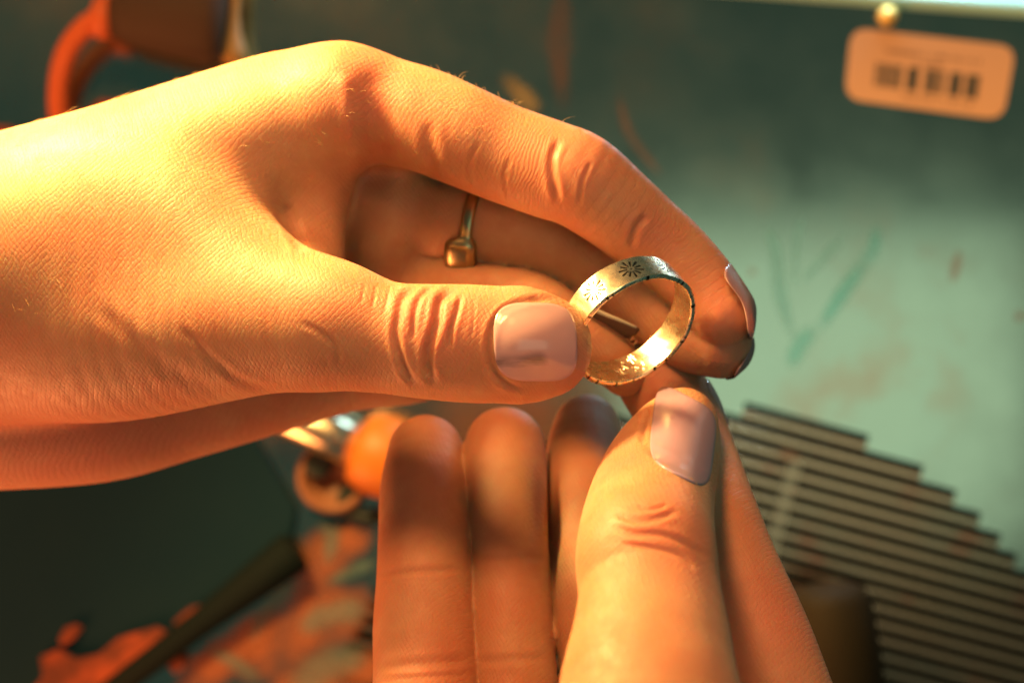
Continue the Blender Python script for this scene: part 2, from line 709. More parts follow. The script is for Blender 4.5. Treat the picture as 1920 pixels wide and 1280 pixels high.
# ------------------------------------------------------------------ the hand from the left
def build_left():
    back = Chain([(-330, 500, 325, 176), (-160, 475, 324, 176), (0, 434, 323, 176), (200, 376, 323, 175), (400, 298, 325, 160), (540, 228, 325, 132), (640, 192, 322, 102)], 1.0, 8)
    thumb = Chain([(-330, 600, 334, 208), (-120, 585, 332, 214), (60, 583, 328, 210), (220, 594, 320, 196), (400, 602, 312, 154), (530, 606, 307, 124),
                   (640, 618, 304, 104), (720, 634, 303, 102), (800, 640, 302, 108), (900, 645, 302, 111), (970, 646, 302, 104), (1012, 648, 302, 89)], 1.12, 6)
    thumb2 = Chain([(985, 626, 302, 84), (1022, 630, 302, 72)], 1.12)
    thumb3 = Chain([(985, 668, 302, 86), (1026, 670, 302, 72)], 1.12)
    web1 = Chain([(604, 210, 322, 66), (602, 330, 324, 58), (592, 440, 324, 54), (572, 560, 319, 72)])
    web2 = Chain([(430, 320, 334, 150), (480, 410, 333, 135), (515, 500, 332, 118), (545, 580, 328, 100)])
    web3 = Chain([(40, 480, 323, 150), (180, 425, 320, 130), (330, 434, 315, 108), (420, 490, 312, 92), (520, 562, 309, 86), (610, 600, 306, 88)], 1.0, 6)
    hypo = Chain([(-330, 735, 350, 180), (-150, 742, 348, 180), (0, 740, 346, 178), (180, 732, 346, 172), (320, 708, 348, 158), (480, 690, 350, 130), (640, 662, 352, 112), (760, 652, 353, 106), (840, 640, 355, 90)], 1.0, 9)
    palm = Chain([(250, 480, 348, 205), (450, 430, 352, 190), (600, 400, 355, 150), (700, 400, 355, 118), (722, 470, 356, 100)])
    palm2 = Chain([(620, 320, 343, 112), (700, 350, 337, 104), (724, 385, 335, 102), (722, 450, 338, 103), (700, 520, 346, 100)])
    index = Chain([(640, 192, 322, 100), (720, 206, 322, 98), (790, 224, 321, 97), (860, 252, 320, 95), (940, 286, 320, 92), (1030, 318, 319, 92), (1085, 338, 318, 90),
                   (1150, 386, 319, 82), (1205, 432, 320.5, 77), (1258, 476, 321, 73), (1310, 530, 320, 69), (1356, 586, 318, 62)])
    middle = Chain([(640, 290, 346, 100), (740, 380, 339, 94), (850, 410, 334, 92), (950, 426, 332, 85), (1080, 476, 330, 79), (1200, 560, 328, 74), (1290, 630, 325, 66), (1352, 648, 322, 62)])
    back2 = Chain([(-160, 520, 352, 175), (200, 415, 354, 175), (420, 310, 352, 160), (560, 245, 345, 130), (660, 225, 338, 105), (730, 270, 335, 94)])
    ringf = Chain([(620, 440, 356, 84), (760, 500, 342, 70), (880, 550, 330, 62), (1000, 570, 325, 60), (1085, 626, 324, 54), (1140, 668, 325, 50), (1172, 700, 326, 44)])

    def f(p):
        a = smin(smin(smin(back(p), thumb(p), 15), web3(p), 9), web2(p), 5)
        t = smin(thumb2(p), thumb3(p), 4)
        a = smin(a, t, 2)
        a = smin(a, web1(p), 6)
        b = smin(smin(hypo(p), palm(p), 10), back2(p), 8)
        a = smin(a, b, 3.0)
        a = smin(a, palm2(p), 2.5)
        d = smin(a, index(p), 4.5)
        d = np.minimum(d, smin(a, middle(p), 1.2))
        d = np.minimum(d, smin(a, ringf(p), 2.5))
        return d
    V, Q = surface(f, (-150, -36, 118), (46, 58, 222), 0.62)
    me = subdivided(V, Q)
    V, Nn = mesh_arrays(me)
    V0 = V.copy()
    for ln, wd, dp in [
        # wrinkles over the thumb joint
        ([(790, 538), (757, 556), (747, 594), (742, 622), (748, 660), (760, 694), (784, 730)], 7, 0.55),
        ([(815, 538), (788, 556), (777, 594), (774, 640)], 5, 0.40),
        ([(862, 545), (828, 560), (818, 605), (804, 652), (803, 690), (818, 728)], 8, 0.75),
        ([(866, 548), (855, 589), (846, 617), (841, 660)], 5, 0.45),
        ([(888, 552), (888, 600), (880, 640)], 2.5, 0.14),
        ([(730, 533), (726, 560), (718, 590)], 3, 0.18), ([(705, 531), (702, 556), (696, 580)], 3, 0.18),
        ([(684, 529), (680, 552), (676, 570)], 3, 0.15),
        # nail bed
        ([(1060, 562), (1020, 560), (975, 566), (942, 584), (924, 612), (917, 645), (919, 680), (932, 706), (960, 724), (1000, 730)], 6, 0.45),
        # folds by the web and the base of the index finger
        ([(538, 375), (545, 412), (556, 445), (570, 475)], 11, 0.4),
        ([(800, 225), (806, 270), (815, 320), (838, 360)], 12, 0.3),
        ([(1052, 256), (1036, 292), (1036, 330), (1048, 385)], 7, 0.36),
        ([(1110, 300), (1092, 340), (1085, 390)], 4, 0.18),
        ([(1215, 400), (1192, 430), (1181, 468)], 7, 0.34),
        ([(330, 605), (400, 675), (460, 718), (530, 738)], 8, 0.22),
        ([(170, 560), (250, 640), (330, 700), (440, 752)], 14, 0.2),
        ([(560, 600), (620, 640), (640, 690)], 6, 0.15),
        ([(900, 260), (880, 310), (890, 360)], 5, 0.12), ([(960, 290), (945, 330), (955, 380)], 4, 0.12),
    ]:
        crease(V, Nn, ln, wd, dp, dmax=345)
    crease(V, Nn, [(698, 110), (702, 200), (706, 300), (706, 380)], 34, 0.8, dmax=340, lip=0.05)
    crease(V, Nn, [(640, 130), (652, 200), (658, 300)], 16, -0.5, dmax=335, lip=0.0)
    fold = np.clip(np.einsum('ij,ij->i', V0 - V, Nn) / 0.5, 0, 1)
    _, al = index(V, True)
    _, al2 = thumb(V, True)
    q = proj(V)
    L1 = index.len[-1]
    rid = np.clip((al - 18) / 16, 0, 1) * (index(V) < 2.5) * np.clip(1.4 - np.abs(Nn[:, 1]), 0, 1)
    flush = flush_at(V, [((1340, 570, 312), 9), ((1345, 655, 320), 8), ((1080, 270, 309), 8), ((1075, 690, 300), 5), ((690, 150, 312), 9), ((800, 600, 294), 7), ((1230, 440, 312), 6), ((60, 860, 330), 26)])
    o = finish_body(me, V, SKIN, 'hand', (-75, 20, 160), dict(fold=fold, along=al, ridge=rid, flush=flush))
    tag(o, 'hand reaching in from the left, gripping the patterned gold ring between thumb and index finger', 'hand', 'hands of one person')
    bv = bvh_of(me, o['_o'])
    of, df = px_fn(1004, 641, (78, 1), (3, 74))
    nl = nail(o, bv, of, df, SOILED, lift=0.10, crown=0.75, thick=0.7, sq=3.4)
    nv = np.array([v.co for v in nl.data.vertices]) * 1000 + np.array(o['_o'])
    qn = proj(nv)
    d, _ = polydist(qn[:, :2], [(935, 682), (970, 684), (1010, 676)])
    at = nl.data.attributes.new('soil', 'FLOAT', 'POINT')
    at.data.foreach_set('value', np.clip(1.3 - d / 16, 0, 1).astype(np.float32))
    tag(nl, 'pink polished thumbnail with a dark smudge')
    c = P(1400, 558, 319)
    dk = nail_material('shaded_polish', (0.40, 0.24, 0.26), 0.24)[0]  # pink polish with the shade on these two nails darkened into its colour
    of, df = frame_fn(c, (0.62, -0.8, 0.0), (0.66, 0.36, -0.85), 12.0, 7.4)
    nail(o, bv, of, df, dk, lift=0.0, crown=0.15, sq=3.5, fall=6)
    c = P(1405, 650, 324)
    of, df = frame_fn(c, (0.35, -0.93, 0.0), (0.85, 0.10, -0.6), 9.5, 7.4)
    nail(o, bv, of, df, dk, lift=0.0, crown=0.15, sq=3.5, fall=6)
    # long nail of the curled finger, seen through the ring
    nb = np.array([P(1092, 570, 319), P(1128, 588, 319.5), P(1163, 602, 320), P(1193, 615, 321)])
    nb2 = nb + np.array([-1.0, -1.0, -1.5]) * np.array([7.0, 5.2, 3.0, 0.8])[:, None] * np.array([0.15, 1, 1])
    mid = (nb + nb2) / 2 + np.array([0.5, 0.4, 0.9])
    rows = np.stack([nb, mid, nb2])
    rows = np.stack([smooth_poly(r, 5) for r in rows])
    rows = np.stack([smooth_poly(rows[:, j], 5) for j in range(rows.shape[1])], 1)
    a, bn = rows.shape[:2]
    Vn = np.concatenate([rows.reshape(-1, 3), rows.reshape(-1, 3) + np.array([0.1, -0.3, -0.35])])
    Fn = []
    k0 = a * bn
    for i in range(a - 1):
        for j in range(bn - 1):
            w0 = i * bn + j
            Fn += [(w0, w0 + 1, w0 + bn + 1, w0 + bn), (k0 + w0 + bn, k0 + w0 + bn + 1, k0 + w0 + 1, k0 + w0)]
    rim = [j for j in range(bn)] + [i * bn + bn - 1 for i in range(1, a)] + [(a - 1) * bn + j for j in range(bn - 2, -1, -1)] + [i * bn for i in range(a - 2, 0, -1)]
    for x, y in zip(rim, rim[1:] + rim[:1]):
        Fn.append((y, x, k0 + x, k0 + y))
    bare = link_mesh('fingernail', Vn, Fn, mk_mat('bare_nail', (0.16, 0.09, 0.06), 0.55)[0], o)
    vv, ff = tube_mesh(smooth_poly(nb, 5) + np.array([0.05, 0.1, 0.05]), np.linspace(0.42, 0.2, 16), 8)
    link_mesh('nail_edge', vv, ff, mk_mat('pale_nail_edge', (0.62, 0.56, 0.42), 0.5)[0], bare)
    # fine hairs on the rim of the hand and the back
    rng = random.Random(4)
    hv, hf = [], []

    def hair(pt, d, ln, bend):
        d = np.array(d, float)
        d /= np.linalg.norm(d)
        pts = [np.array(pt) - d * 0.2 + d * ln * t + np.array(bend) * ln * t * t for t in np.linspace(0, 1, 6)]
        v, fc = tube_mesh(pts, np.linspace(0.032, 0.01, 6), 4)
        b0 = sum(len(x) for x in hv)
        hv.append(v)
        hf.extend([tuple(b0 + i for i in t) for t in fc])
    top = [(20, 252), (60, 243), (120, 226), (200, 200), (230, 190), (240, 188), (330, 158), (355, 150), (820, 140), (835, 148), (850, 153), (866, 160), (880, 166), (892, 172), (905, 178), (925, 186), (938, 192), (950, 196), (962, 199), (972, 202), (1050, 225)]
    for (px, py) in top:
        for k in range(rng.choice([1, 1, 2, 2])):
            x = px + rng.uniform(-10, 10)
            hit = None
            dep = 332 if px < 500 else 317
            for yy in range(int(py) - 30, int(py) + 60, 3):
                d = Vector(P(x, yy, 300) - np.array([0, 0, CAMH])).normalized()
                h = bv.ray_cast(Vector((0, 0, CAMH)), d)
                if h[0] is not None:
                    hit = np.array(h[0])
                    break
            if hit is None:
                continue
            if px < 500:
                hair(hit, (0.8 + rng.uniform(-.3, .3), 0.75, rng.uniform(-.2, .4)), rng.uniform(1.2, 2.6), (0.3, -0.15, 0))
            else:
                hair(hit, (rng.uniform(-0.6, 0.5), 1, rng.uniform(-.3, .4)), rng.uniform(1.0, 2.3), (rng.uniform(-.2, .9), -0.4, 0))
    for k in range(150):
        x, y = (rng.uniform(20, 620), rng.uniform(200, 600)) if k < 70 else (rng.uniform(640, 1020), rng.uniform(130, 330))
        d = Vector(P(x, y, 300) - np.array([0, 0, CAMH])).normalized()
        h = bv.ray_cast(Vector((0, 0, CAMH)), d)
        if h[0] is None or h[0].z < 165:
            continue
        n = np.array(h[1])
        n = n if n[2] > 0 else -n
        hair(np.array(h[0]), n * 0.45 + np.array([0.7, -0.2 + rng.uniform(-.6, .6), 0]), rng.uniform(0.8, 1.9), (0, -0.25, 0))
    hm = mk_mat('fair_hair', (0.55, 0.36, 0.16), 0.35)[0]
    hr = link_mesh('fine_hair', np.concatenate(hv), hf, hm, o)
    hr['kind'] = 'stuff'
    return o


def build_right():
    pinky = Chain([(800, 1560, 300, 112), (798, 1280, 311, 99), (796, 1180, 316, 97), (797, 1080, 320, 91), (796, 1000, 325, 87), (794, 920, 330, 82), (798, 848, 336, 71)])
    ringf = Chain([(975, 1560, 304, 100), (964, 1280, 313, 82), (958, 1150, 318, 79), (954, 1060, 322, 76), (950, 950, 328, 77), (947, 890, 332, 79), (947, 838, 335, 76)])
    middle = Chain([(1180, 1560, 308, 100), (1138, 1280, 315, 86), (1118, 1150, 318, 82), (1106, 1040, 328, 80), (1100, 930, 335, 79), (1098, 850, 342, 74), (1100, 800, 346, 62)])
    index = Chain([(1560, 1600, 284, 112), (1458, 1290, 293, 100), (1418, 1180, 298, 97), (1376, 1070, 303, 88), (1340, 960, 310, 80), (1305, 860, 322, 78), (1272, 775, 328, 78), (1232, 712, 330, 76), (1206, 676, 331, 66)])
    thumb = Chain([(1240, 1650, 248, 235), (1222, 1400, 254, 190), (1218, 1280, 260, 166), (1221, 1200, 265, 149), (1219, 1120, 270, 135), (1212, 1040, 275, 133), (1218, 960, 290, 121), (1236, 890, 301, 108), (1262, 830, 310, 88), (1280, 792, 314, 66)], 1.12, 8)
    palm = Chain([(1050, 1650, 300, 300), (1130, 1900, 290, 380), (1160, 2200, 285, 330), (1160, 2500, 285, 290)], 1.35)
    web = Chain([(1240, 1650, 255, 230), (1420, 1560, 280, 150), (1520, 1620, 286, 120)])

    def f(p):
        a = smin(palm(p), thumb(p), 10)
        a = smin(a, web(p), 8)
        d = smin(a, pinky(p), 3)
        for c in (ringf, middle, index):
            d = np.minimum(d, smin(a, c(p), 3))
        return d
    V, Q = surface(f, (-40, -165, 140), (62, 8, 268), 0.62)
    me = subdivided(V, Q)
    V, Nn = mesh_arrays(me)
    V0 = V.copy()
    for ln, wd, dp in [
        ([(705, 1076), (780, 1070), (872, 1064)], 7, 0.22), ([(706, 1092), (760, 1086), (820, 1084)], 4, 0.08),
        ([(700, 1250), (790, 1242), (892, 1232)], 9, 0.25), ([(700, 1272), (790, 1268), (890, 1262)], 5, 0.1),
        ([(885, 1050), (950, 1044), (1026, 1042)], 7, 0.2), ([(890, 1240), (960, 1234), (1030, 1230)], 8, 0.2),
        ([(1150, 958), (1190, 975), (1230, 972), (1275, 955)], 6, 0.26),
        ([(1140, 985), (1190, 1000), (1240, 1002), (1290, 1020), (1335, 1050)], 6, 0.28),
        ([(1160, 1018), (1215, 1026), (1270, 1040), (1310, 1070)], 5, 0.25),
        ([(1190, 945), (1220, 955), (1255, 945)], 4, 0.22),
        ([(1205, 838), (1230, 850), (1262, 866), (1300, 885), (1330, 912)], 7, 0.5),
        ([(1218, 760), (1206, 800), (1204, 836)], 5, 0.4),
    ]:
        crease(V, Nn, ln, wd, dp, dmax=338)
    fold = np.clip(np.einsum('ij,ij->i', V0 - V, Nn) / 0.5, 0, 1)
    _, al = index(V, True)
    rid = ((index(V) < 0.6) & (CAMH - V[:, 2] < 340)) * np.clip((V[:, 1] + 12) / 6, 0, 1)
    flush = flush_at(V, [((797, 850, 315), 9), ((947, 840, 315), 9), ((1106, 800, 322), 8), ((1238, 720, 320), 8), ((1240, 1000, 262), 9), ((790, 1090, 304), 6), ((955, 1050, 308), 6), ((1170, 850, 285), 6), ((790, 1250, 298), 8), ((1450, 1150, 290), 12)])
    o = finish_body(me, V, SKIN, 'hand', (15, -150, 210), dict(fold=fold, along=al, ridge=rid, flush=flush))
    tag(o, 'hand reaching up from below with three upright fingers, thumb and index under the ring', 'hand', 'hands of one person')
    bv = bvh_of(me, o['_o'])
    of, df = px_fn(1281, 817, (9, -75), (58, 30))
    nail(o, bv, of, df, nail_material('cool_shade_polish', (0.56, 0.36, 0.50), 0.3)[0], lift=0.05, crown=0.6, thick=0.55, sq=4.6, fall=60, order=4, on=thumb)  # polish colour carries the cool tint of the shaded thumbnail
    c = P(1345, 755, 329)
    of, df = frame_fn(c, (-0.4, 0.9, 0.0), (0.90, 0.42, -0.25), 8.5, 8)
    nail(o, bv, of, df, NAIL, lift=0.12, crown=0.3, sq=3.5, fall=6)
    return o


# ------------------------------------------------------------------ the gold rings
def ring_mesh(name, c, e1, e2, R0, width, thick, mat, nt=900, nw=48, bursts=None, label=None, cat='ring', wav=0.0, inner_marks=True):
    """c: middle of the front rim, e1 and e2 span the plane of the ring, n = e1 x e2 faces out of the front"""
    c, e1, e2 = np.array(c), np.array(e1, float), np.array(e2, float)
    e1 /= np.linalg.norm(e1)
    e2 -= e1 * (e1 @ e2)
    e2 /= np.linalg.norm(e2)
    n = np.cross(e1, e2)
    rng = np.random.default_rng(3)
    prof = []        # (w from front rim 0..width, radius, side)
    nr = 5
    for i in range(nw + 1):
        prof.append((0.18 + (width - 0.36) * i / nw, R0, 0))
    for a in np.linspace(0, math.pi, nr + 2)[1:-1]:
        prof.append((width - 0.18 + 0.18 * math.sin(a), R0 - thick / 2 + thick / 2 * math.cos(a), 2))
    for i in range(nw + 1):
        prof.append((width - 0.18 - (width - 0.36) * i / nw, R0 - thick, 1))
    for a in np.linspace(0, math.pi, nr + 2)[1:-1]:
        prof.append((0.18 - 0.18 * math.sin(a), R0 - thick / 2 - thick / 2 * math.cos(a), 2))
    prof = np.array(prof)
    m = len(prof)
    th = np.linspace(0, 2 * math.pi, nt, endpoint=False)
    W = np.tile(prof[:, 0], (nt, 1))
    RR = np.tile(prof[:, 1], (nt, 1))
    side = np.tile(prof[:, 2], (nt, 1))
    T = np.tile(th[:, None], (1, m))
    cut = np.zeros_like(W)
    wob = 0.05 * np.sin(3 * T + 1) + 0.03 * np.sin(7 * T + 2) + 0.015 * np.sin(19 * T + W * 2)
    RR += wob * wav
    W = W + wav * (0.06 * np.sin(5 * T) + 0.03 * np.sin(13 * T + 1)) * (W - width / 2) / width * 2
    if bursts:
        for k, t0 in enumerate(bursts):
            x = ((T - t0 + math.pi) % (2 * math.pi) - math.pi) * R0
            y = W - width / 2
            for j in range(11):
                a = 2 * math.pi * j / 11 + 0.2 * k
                l0, l1 = 0.6, (1.7 if j % 2 else 1.95)
                dx, dy = math.cos(a), math.sin(a)
                s = x * dx + y * dy
                q = -x * dy + y * dx
                wdt = 0.07 + 0.085 * np.clip((s - l0) / (l1 - l0), 0, 1)
                g = np.exp(-(q / wdt) ** 4) * (s > l0) * (s < l1)
                cut = np.maximum(cut, np.where(side == 0, g, 0))
            g = np.exp(-((x ** 2 + y ** 2) / 0.16 ** 2))
            cut = np.maximum(cut, np.where(side == 0, g * 0.5, 0))
    dent = cut * 0.025
    marks = np.zeros_like(W)
    if inner_marks:      # worn scratched engraving inside
        for k in range(26):
            t0 = R(-128) + rng.uniform(0, 0.55) if k < 20 else rng.uniform(0, 6.28)
            y0 = rng.uniform(0.7, width - 1.2)
            a = rng.choice([0.3, 1.2, 1.6, 2.2]) + rng.uniform(-.2, .2)
            ln = rng.uniform(0.4, 1.3)
            x = ((T - t0 + math.pi) % (2 * math.pi) - math.pi) * R0
            s = x * math.cos(a) + (W - y0) * math.sin(a)
            q = -x * math.sin(a) + (W - y0) * math.cos(a)
            marks = np.maximum(marks, np.where((side == 1) & (s > 0) & (s < ln), np.exp(-(q / 0.07) ** 2), 0))
        dent = dent - marks * 0.10
    edge = np.where(side == 2, np.maximum(0, np.sin(T * 41) * np.sin(T * 17 + 1) * np.sin(T * 5) - 0.25), 0)
    RR = RR - dent
    cut = np.maximum(cut, edge * 1.2)
    Vv = (c[None, None] - n[None, None] * W[..., None] + RR[..., None] * (np.cos(T)[..., None] * e1 + np.sin(T)[..., None] * e2)).reshape(-1, 3)
    i = np.arange(nt)[:, None] * m
    i2 = ((np.arange(nt) + 1) % nt)[:, None] * m
    j = np.arange(m)[None]
    j2 = (np.arange(m) + 1)[None] % m
    F = np.stack([i + j, i + j2, i2 + j2, i2 + j], -1).reshape(-1, 4)
    o = link_mesh(name, Vv, F[:, ::-1], mat)
    at = o.data.attributes.new('cut', 'FLOAT', 'POINT')
    at.data.foreach_set('value', np.clip(cut, 0, 1).ravel().astype(np.float32))
    bm = bmesh.new()
    bm.from_mesh(o.data)
    bmesh.ops.recalc_face_normals(bm, faces=bm.faces)
    bm.to_mesh(o.data)
    bm.free()
    tag(o, label, cat)
    return o


def build_rings():
    e1 = (0.80, 0.60, 0.0)
    e2 = (-0.40, 0.53, 0.75)
    ring_mesh('gold_ring', P(1193, 622, 306), e1, e2, 10.65, 5.3, 0.85, GOLD, bursts=[R(27 + 36 * k) for k in range(10)], wav=1.0,
              label='wide gold band ring stamped with sunburst marks, held between the thumb and the fingertips')
    # the ring worn on the middle finger: a thin hoop that widens to a small plate
    d = np.array(P(950, 424, 332) - P(800, 402, 335))
    d /= np.linalg.norm(d)
    e1 = np.cross(d, [0, 0, 1.0])
    e1 /= np.linalg.norm(e1)
    e2 = np.cross(d, e1)
    c0 = P(899, 424, 333)
    V, F = [], []
    nt, R0 = 160, 8.4
    prof = [(-1, 0.0), (-0.9, .55), (-0.4, 0.75), (0.4, 0.75), (0.9, .55), (1, 0.0), (0.8, -0.35), (-0.8, -0.35)]
    low = math.atan2(np.dot([0, -0.75, 0.66], e2), np.dot([0, -0.75, 0.66], e1))
    for i in range(nt):
        t = 2 * math.pi * i / nt
        dt = (t - low + math.pi) % (2 * math.pi) - math.pi
        k = math.exp(-(dt / 0.52) ** 10)
        hw = 1.05 + 1.7 * k
        for a, hgt in prof:
            r = R0 + hgt * (1.1 + 1.0 * k)
            V.append(c0 + d * (a * hw - 0.8 * k) + r * (math.cos(t) * e1 + math.sin(t) * e2))
    m = len(prof)
    for i in range(nt):
        for j in range(m):
            a, b = i * m + j, i * m + (j + 1) % m
            a2, b2 = ((i + 1) % nt) * m + j, ((i + 1) % nt) * m + (j + 1) % m
            F.append((a, b, b2, a2))
    o = link_mesh('gold_ring', V, F, gold_material('dark_gold', (0.42, 0.37, 0.22), 0.34))
    bm = bmesh.new()
    bm.from_mesh(o.data)
    bmesh.ops.recalc_face_normals(bm, faces=bm.faces)
    bm.to_mesh(o.data)
    bm.free()
    tag(o, 'slim gold signet ring worn on the middle finger, seen in the gap above the thumb', 'ring')


# ------------------------------------------------------------------ the vented metal panel and what lies on it
def K(px, py, z=0.0):
    p = P(px, py, CAMH - z)
    return np.array([p[0], p[1], z])


def rot15(u, v, c):
    a = R(-15)
    return np.array([c[0] + u * math.cos(a) - v * math.sin(a), c[1] + u * math.sin(a) + v * math.cos(a)])


def panel_material():
    m, N, L, b = mk_mat('panel_metal', (0.5, 0.55, 0.5), 0.2, 0.985)
    co = obj_coord(N)
    n1 = noise(N, L, 9, 4, co)
    n2 = noise(N, L, 38, 5, co)
    n3 = noise(N, L, 16, 3, co)
    c = mixc(N, L, n1.outputs[0], (0.43, 0.53, 0.45), (0.56, 0.57, 0.45))
    st = ramp(N, L, n2.outputs[0], [(0.50, (0, 0, 0)), (0.66, (1, 1, 1))])
    st2 = ramp(N, L, n3.outputs[0], [(0.45, (0, 0, 0)), (0.62, (1, 1, 1))])
    f = math_n(N, L, 'MULTIPLY', st.outputs[0], st2.outputs[0])
    c = mixc(N, L, math_n(N, L, 'MULTIPLY', f, 0.6), c, (0.58, 0.36, 0.25))
    L.new(c, b.inputs['Base Color'])
    L.new(ramp(N, L, n2.outputs[0], [(0.3, (0.13,) * 3), (0.7, (0.20,) * 3)]).outputs[0], b.inputs['Roughness'])
    return m


def build_panel():
    mat = panel_material()
    smat, N, L, b = mk_mat('slat_metal', (0.45, 0.36, 0.28), 0.22, 0.94)
    n = noise(N, L, 14, 4, obj_coord(N))
    n2 = noise(N, L, 75, 4, obj_coord(N))
    c_ = mixc(N, L, ramp(N, L, n.outputs[0], [(0.40, (0, 0, 0)), (0.60, (1, 1, 1))]).outputs[0], (0.50, 0.40, 0.28), (0.58, 0.37, 0.24))
    c_ = mixc(N, L, ramp(N, L, n2.outputs[0], [(0.58, (0, 0, 0)), (0.68, (1, 1, 1))]).outputs[0], c_, (0.60, 0.28, 0.18))
    L.new(c_, b.inputs['Base Color'])
    root = empty('vented_panel', (0, 0, -1.2))
    tag(root, 'grey green metal panel with a round vent of slanting slots behind the hands', 'panel')
    k = CAMH / FPX
    c = K(1325, 1488)[:2]
    Rr = 730 * k
    pitch, slot = 28.5 * k, 16.5 * k
    rows = []
    h = 10 * k
    while h < 2 * Rr - 1.3:
        v = Rr - h
        rows.append((v, math.sqrt(max(Rr * Rr - v * v, 0))))
        h += pitch
    V, F = [], []

    def strip(u0, u1, v0, v1):
        if u1 - u0 < 1e-6:
            return
        i = len(V)
        for u, v in ((u0, v0), (u1, v0), (u1, v1), (u0, v1)):
            V.append((*rot15(u, v, c), 0.0))
        F.append((i, i + 1, i + 2, i + 3))
    U = 420.0
    top, bot = 420.0, -330.0
    strip(-U, U, rows[0][0] + slot / 2, top)
    strip(-U, U, bot, rows[-1][0] - slot / 2)
    slats = []
    for i, (v, hc) in enumerate(rows):
        strip(-U, -hc, v - slot / 2, v + slot / 2)
        strip(hc, U, v - slot / 2, v + slot / 2)
        if i + 1 < len(rows):
            v2, hc2 = rows[i + 1]
            e = min(hc, hc2)
            strip(-U, -e, v2 + slot / 2, v - slot / 2)
            strip(e, U, v2 + slot / 2, v - slot / 2)
            slats.append((e, v2 + slot / 2, v - slot / 2))
    me = bpy.data.meshes.new('face_plate')
    bm = bmesh.new()
    vs = [bm.verts.new((x / 1000, y / 1000, 0)) for x, y, z in V]
    for f in F:
        bm.faces.new([vs[i] for i in f])
    bmesh.ops.remove_doubles(bm, verts=bm.verts, dist=1e-5)
    a, bq = K(1560, 2), K(1920, 28)
    d = (bq - a)[:2]
    nn = np.array([-d[1], d[0]]) / np.linalg.norm(d)
    bmesh.ops.bisect_plane(bm, geom=bm.verts[:] + bm.edges[:] + bm.faces[:], plane_co=(a[0] / 1000, a[1] / 1000, 0), plane_no=(nn[0], nn[1], 0), clear_outer=True)
    ex = bmesh.ops.extrude_face_region(bm, geom=bm.faces[:])
    for v in ex['geom']:
        if isinstance(v, bmesh.types.BMVert):
            v.co.z -= 0.0012
    bmesh.ops.recalc_face_normals(bm, faces=bm.faces)
    for v in bm.verts:
        v.co.z += 0.0012
    bm.to_mesh(me)
    bm.free()
    me.materials.append(mat)
    o = bpy.data.objects.new('face_plate', me)
    COL.objects.link(o)
    o.parent = root
    for e, v0, v1 in slats:
        prof = [(v0, -0.7), (v0 + 0.03, -0.15), (v0 + 0.2, 0.0), (v1 - 0.2, 0.0), (v1 - 0.03, -0.15), (v1, -0.7)]
        vv, ff = [], []
        for u in (-e + 0.003, e - 0.003):
            vv += [(*rot15(u, v, c), z) for v, z in prof]
        m = len(prof)
        ff = [(j, (j + 1) % m, m + (j + 1) % m, m + j) for j in range(m)] + [tuple(range(m - 1, -1, -1)), tuple(range(m, 2 * m))]
        link_mesh('slat', vv, ff, smat, root, smooth=False)
    v0, v1 = rows[3][0] + slot / 2 - 0.1, rows[-3][0]
    ol = [rot15(u, v, c) for u, v in ((-1.6, v1), (1.6, v1), (1.6, v0), (-1.6, v0))]
    vv, ff = plate(ol, -1.5, -0.02)
    link_mesh('mullion', vv, ff, mk_mat('mullion_metal', (0.28, 0.25, 0.19), 0.36, 0.94)[0], root, smooth=False)
    # rolled far lip
    p0, p1 = a - np.array([*d, 0]) * 7, bq + np.array([*d, 0]) * 6
    off = np.array([*nn, 0]) * 1.4
    vv, ff = tube_mesh(np.linspace(p0 + off + [0, 0, -1.4], p1 + off + [0, 0, -1.4], 12), 2.6, 16)
    link_mesh('rolled_lip', vv, ff, mk_mat('lip_enamel', (0.40, 0.70, 0.60), 0.35)[0], root)
    # dark space behind the slots
    dk = mk_mat('dark_interior', (0.004, 0.008, 0.007), 0.9, Specular_IOR_Level=0.1)[0]
    vv, ff = plate([(c[0] - 130, c[1] - 130), (c[0] + 130, c[1] - 130), (c[0] + 130, c[1] + 130), (c[0] - 130, c[1] + 130)], -26, -24)
    link_mesh('vent_duct', vv, ff, dk, root, smooth=False)
    # worn paint marks
    def paint(name, base, metal, alpha):
        m, N, L, b = mk_mat(name, base, 0.28, metal)
        at = N.new('ShaderNodeAttribute')
        at.attribute_name = 'cover'
        n = noise(N, L, 130, 4, obj_coord(N))
        f = math_n(N, L, 'MULTIPLY', at.outputs['Fac'], ramp(N, L, n.outputs[0], [(0.25, (0.35,) * 3), (0.6, (1, 1, 1))]).outputs[0])
        L.new(math_n(N, L, 'MULTIPLY', f, alpha), b.inputs['Alpha'])
        return m
    teal = paint('teal_paint', (0.32, 0.78, 0.66), 0.95, 0.55)
    rust = paint('rust_paint', (0.42, 0.20, 0.12), 0.6, 0.4)
    pale = paint('pale_paint', (0.48, 0.76, 0.66), 0.95, 0.75)
    smear = paint('orange_smear', (0.42, 0.14, 0.06), 0.0, 0.8)
    film = paint('teal_film', (0.18, 0.29, 0.26), 0.0, 0.5)
    ochre = paint('ochre_paint', (0.50, 0.40, 0.18), 0.3, 0.8)
    rng = random.Random(8)
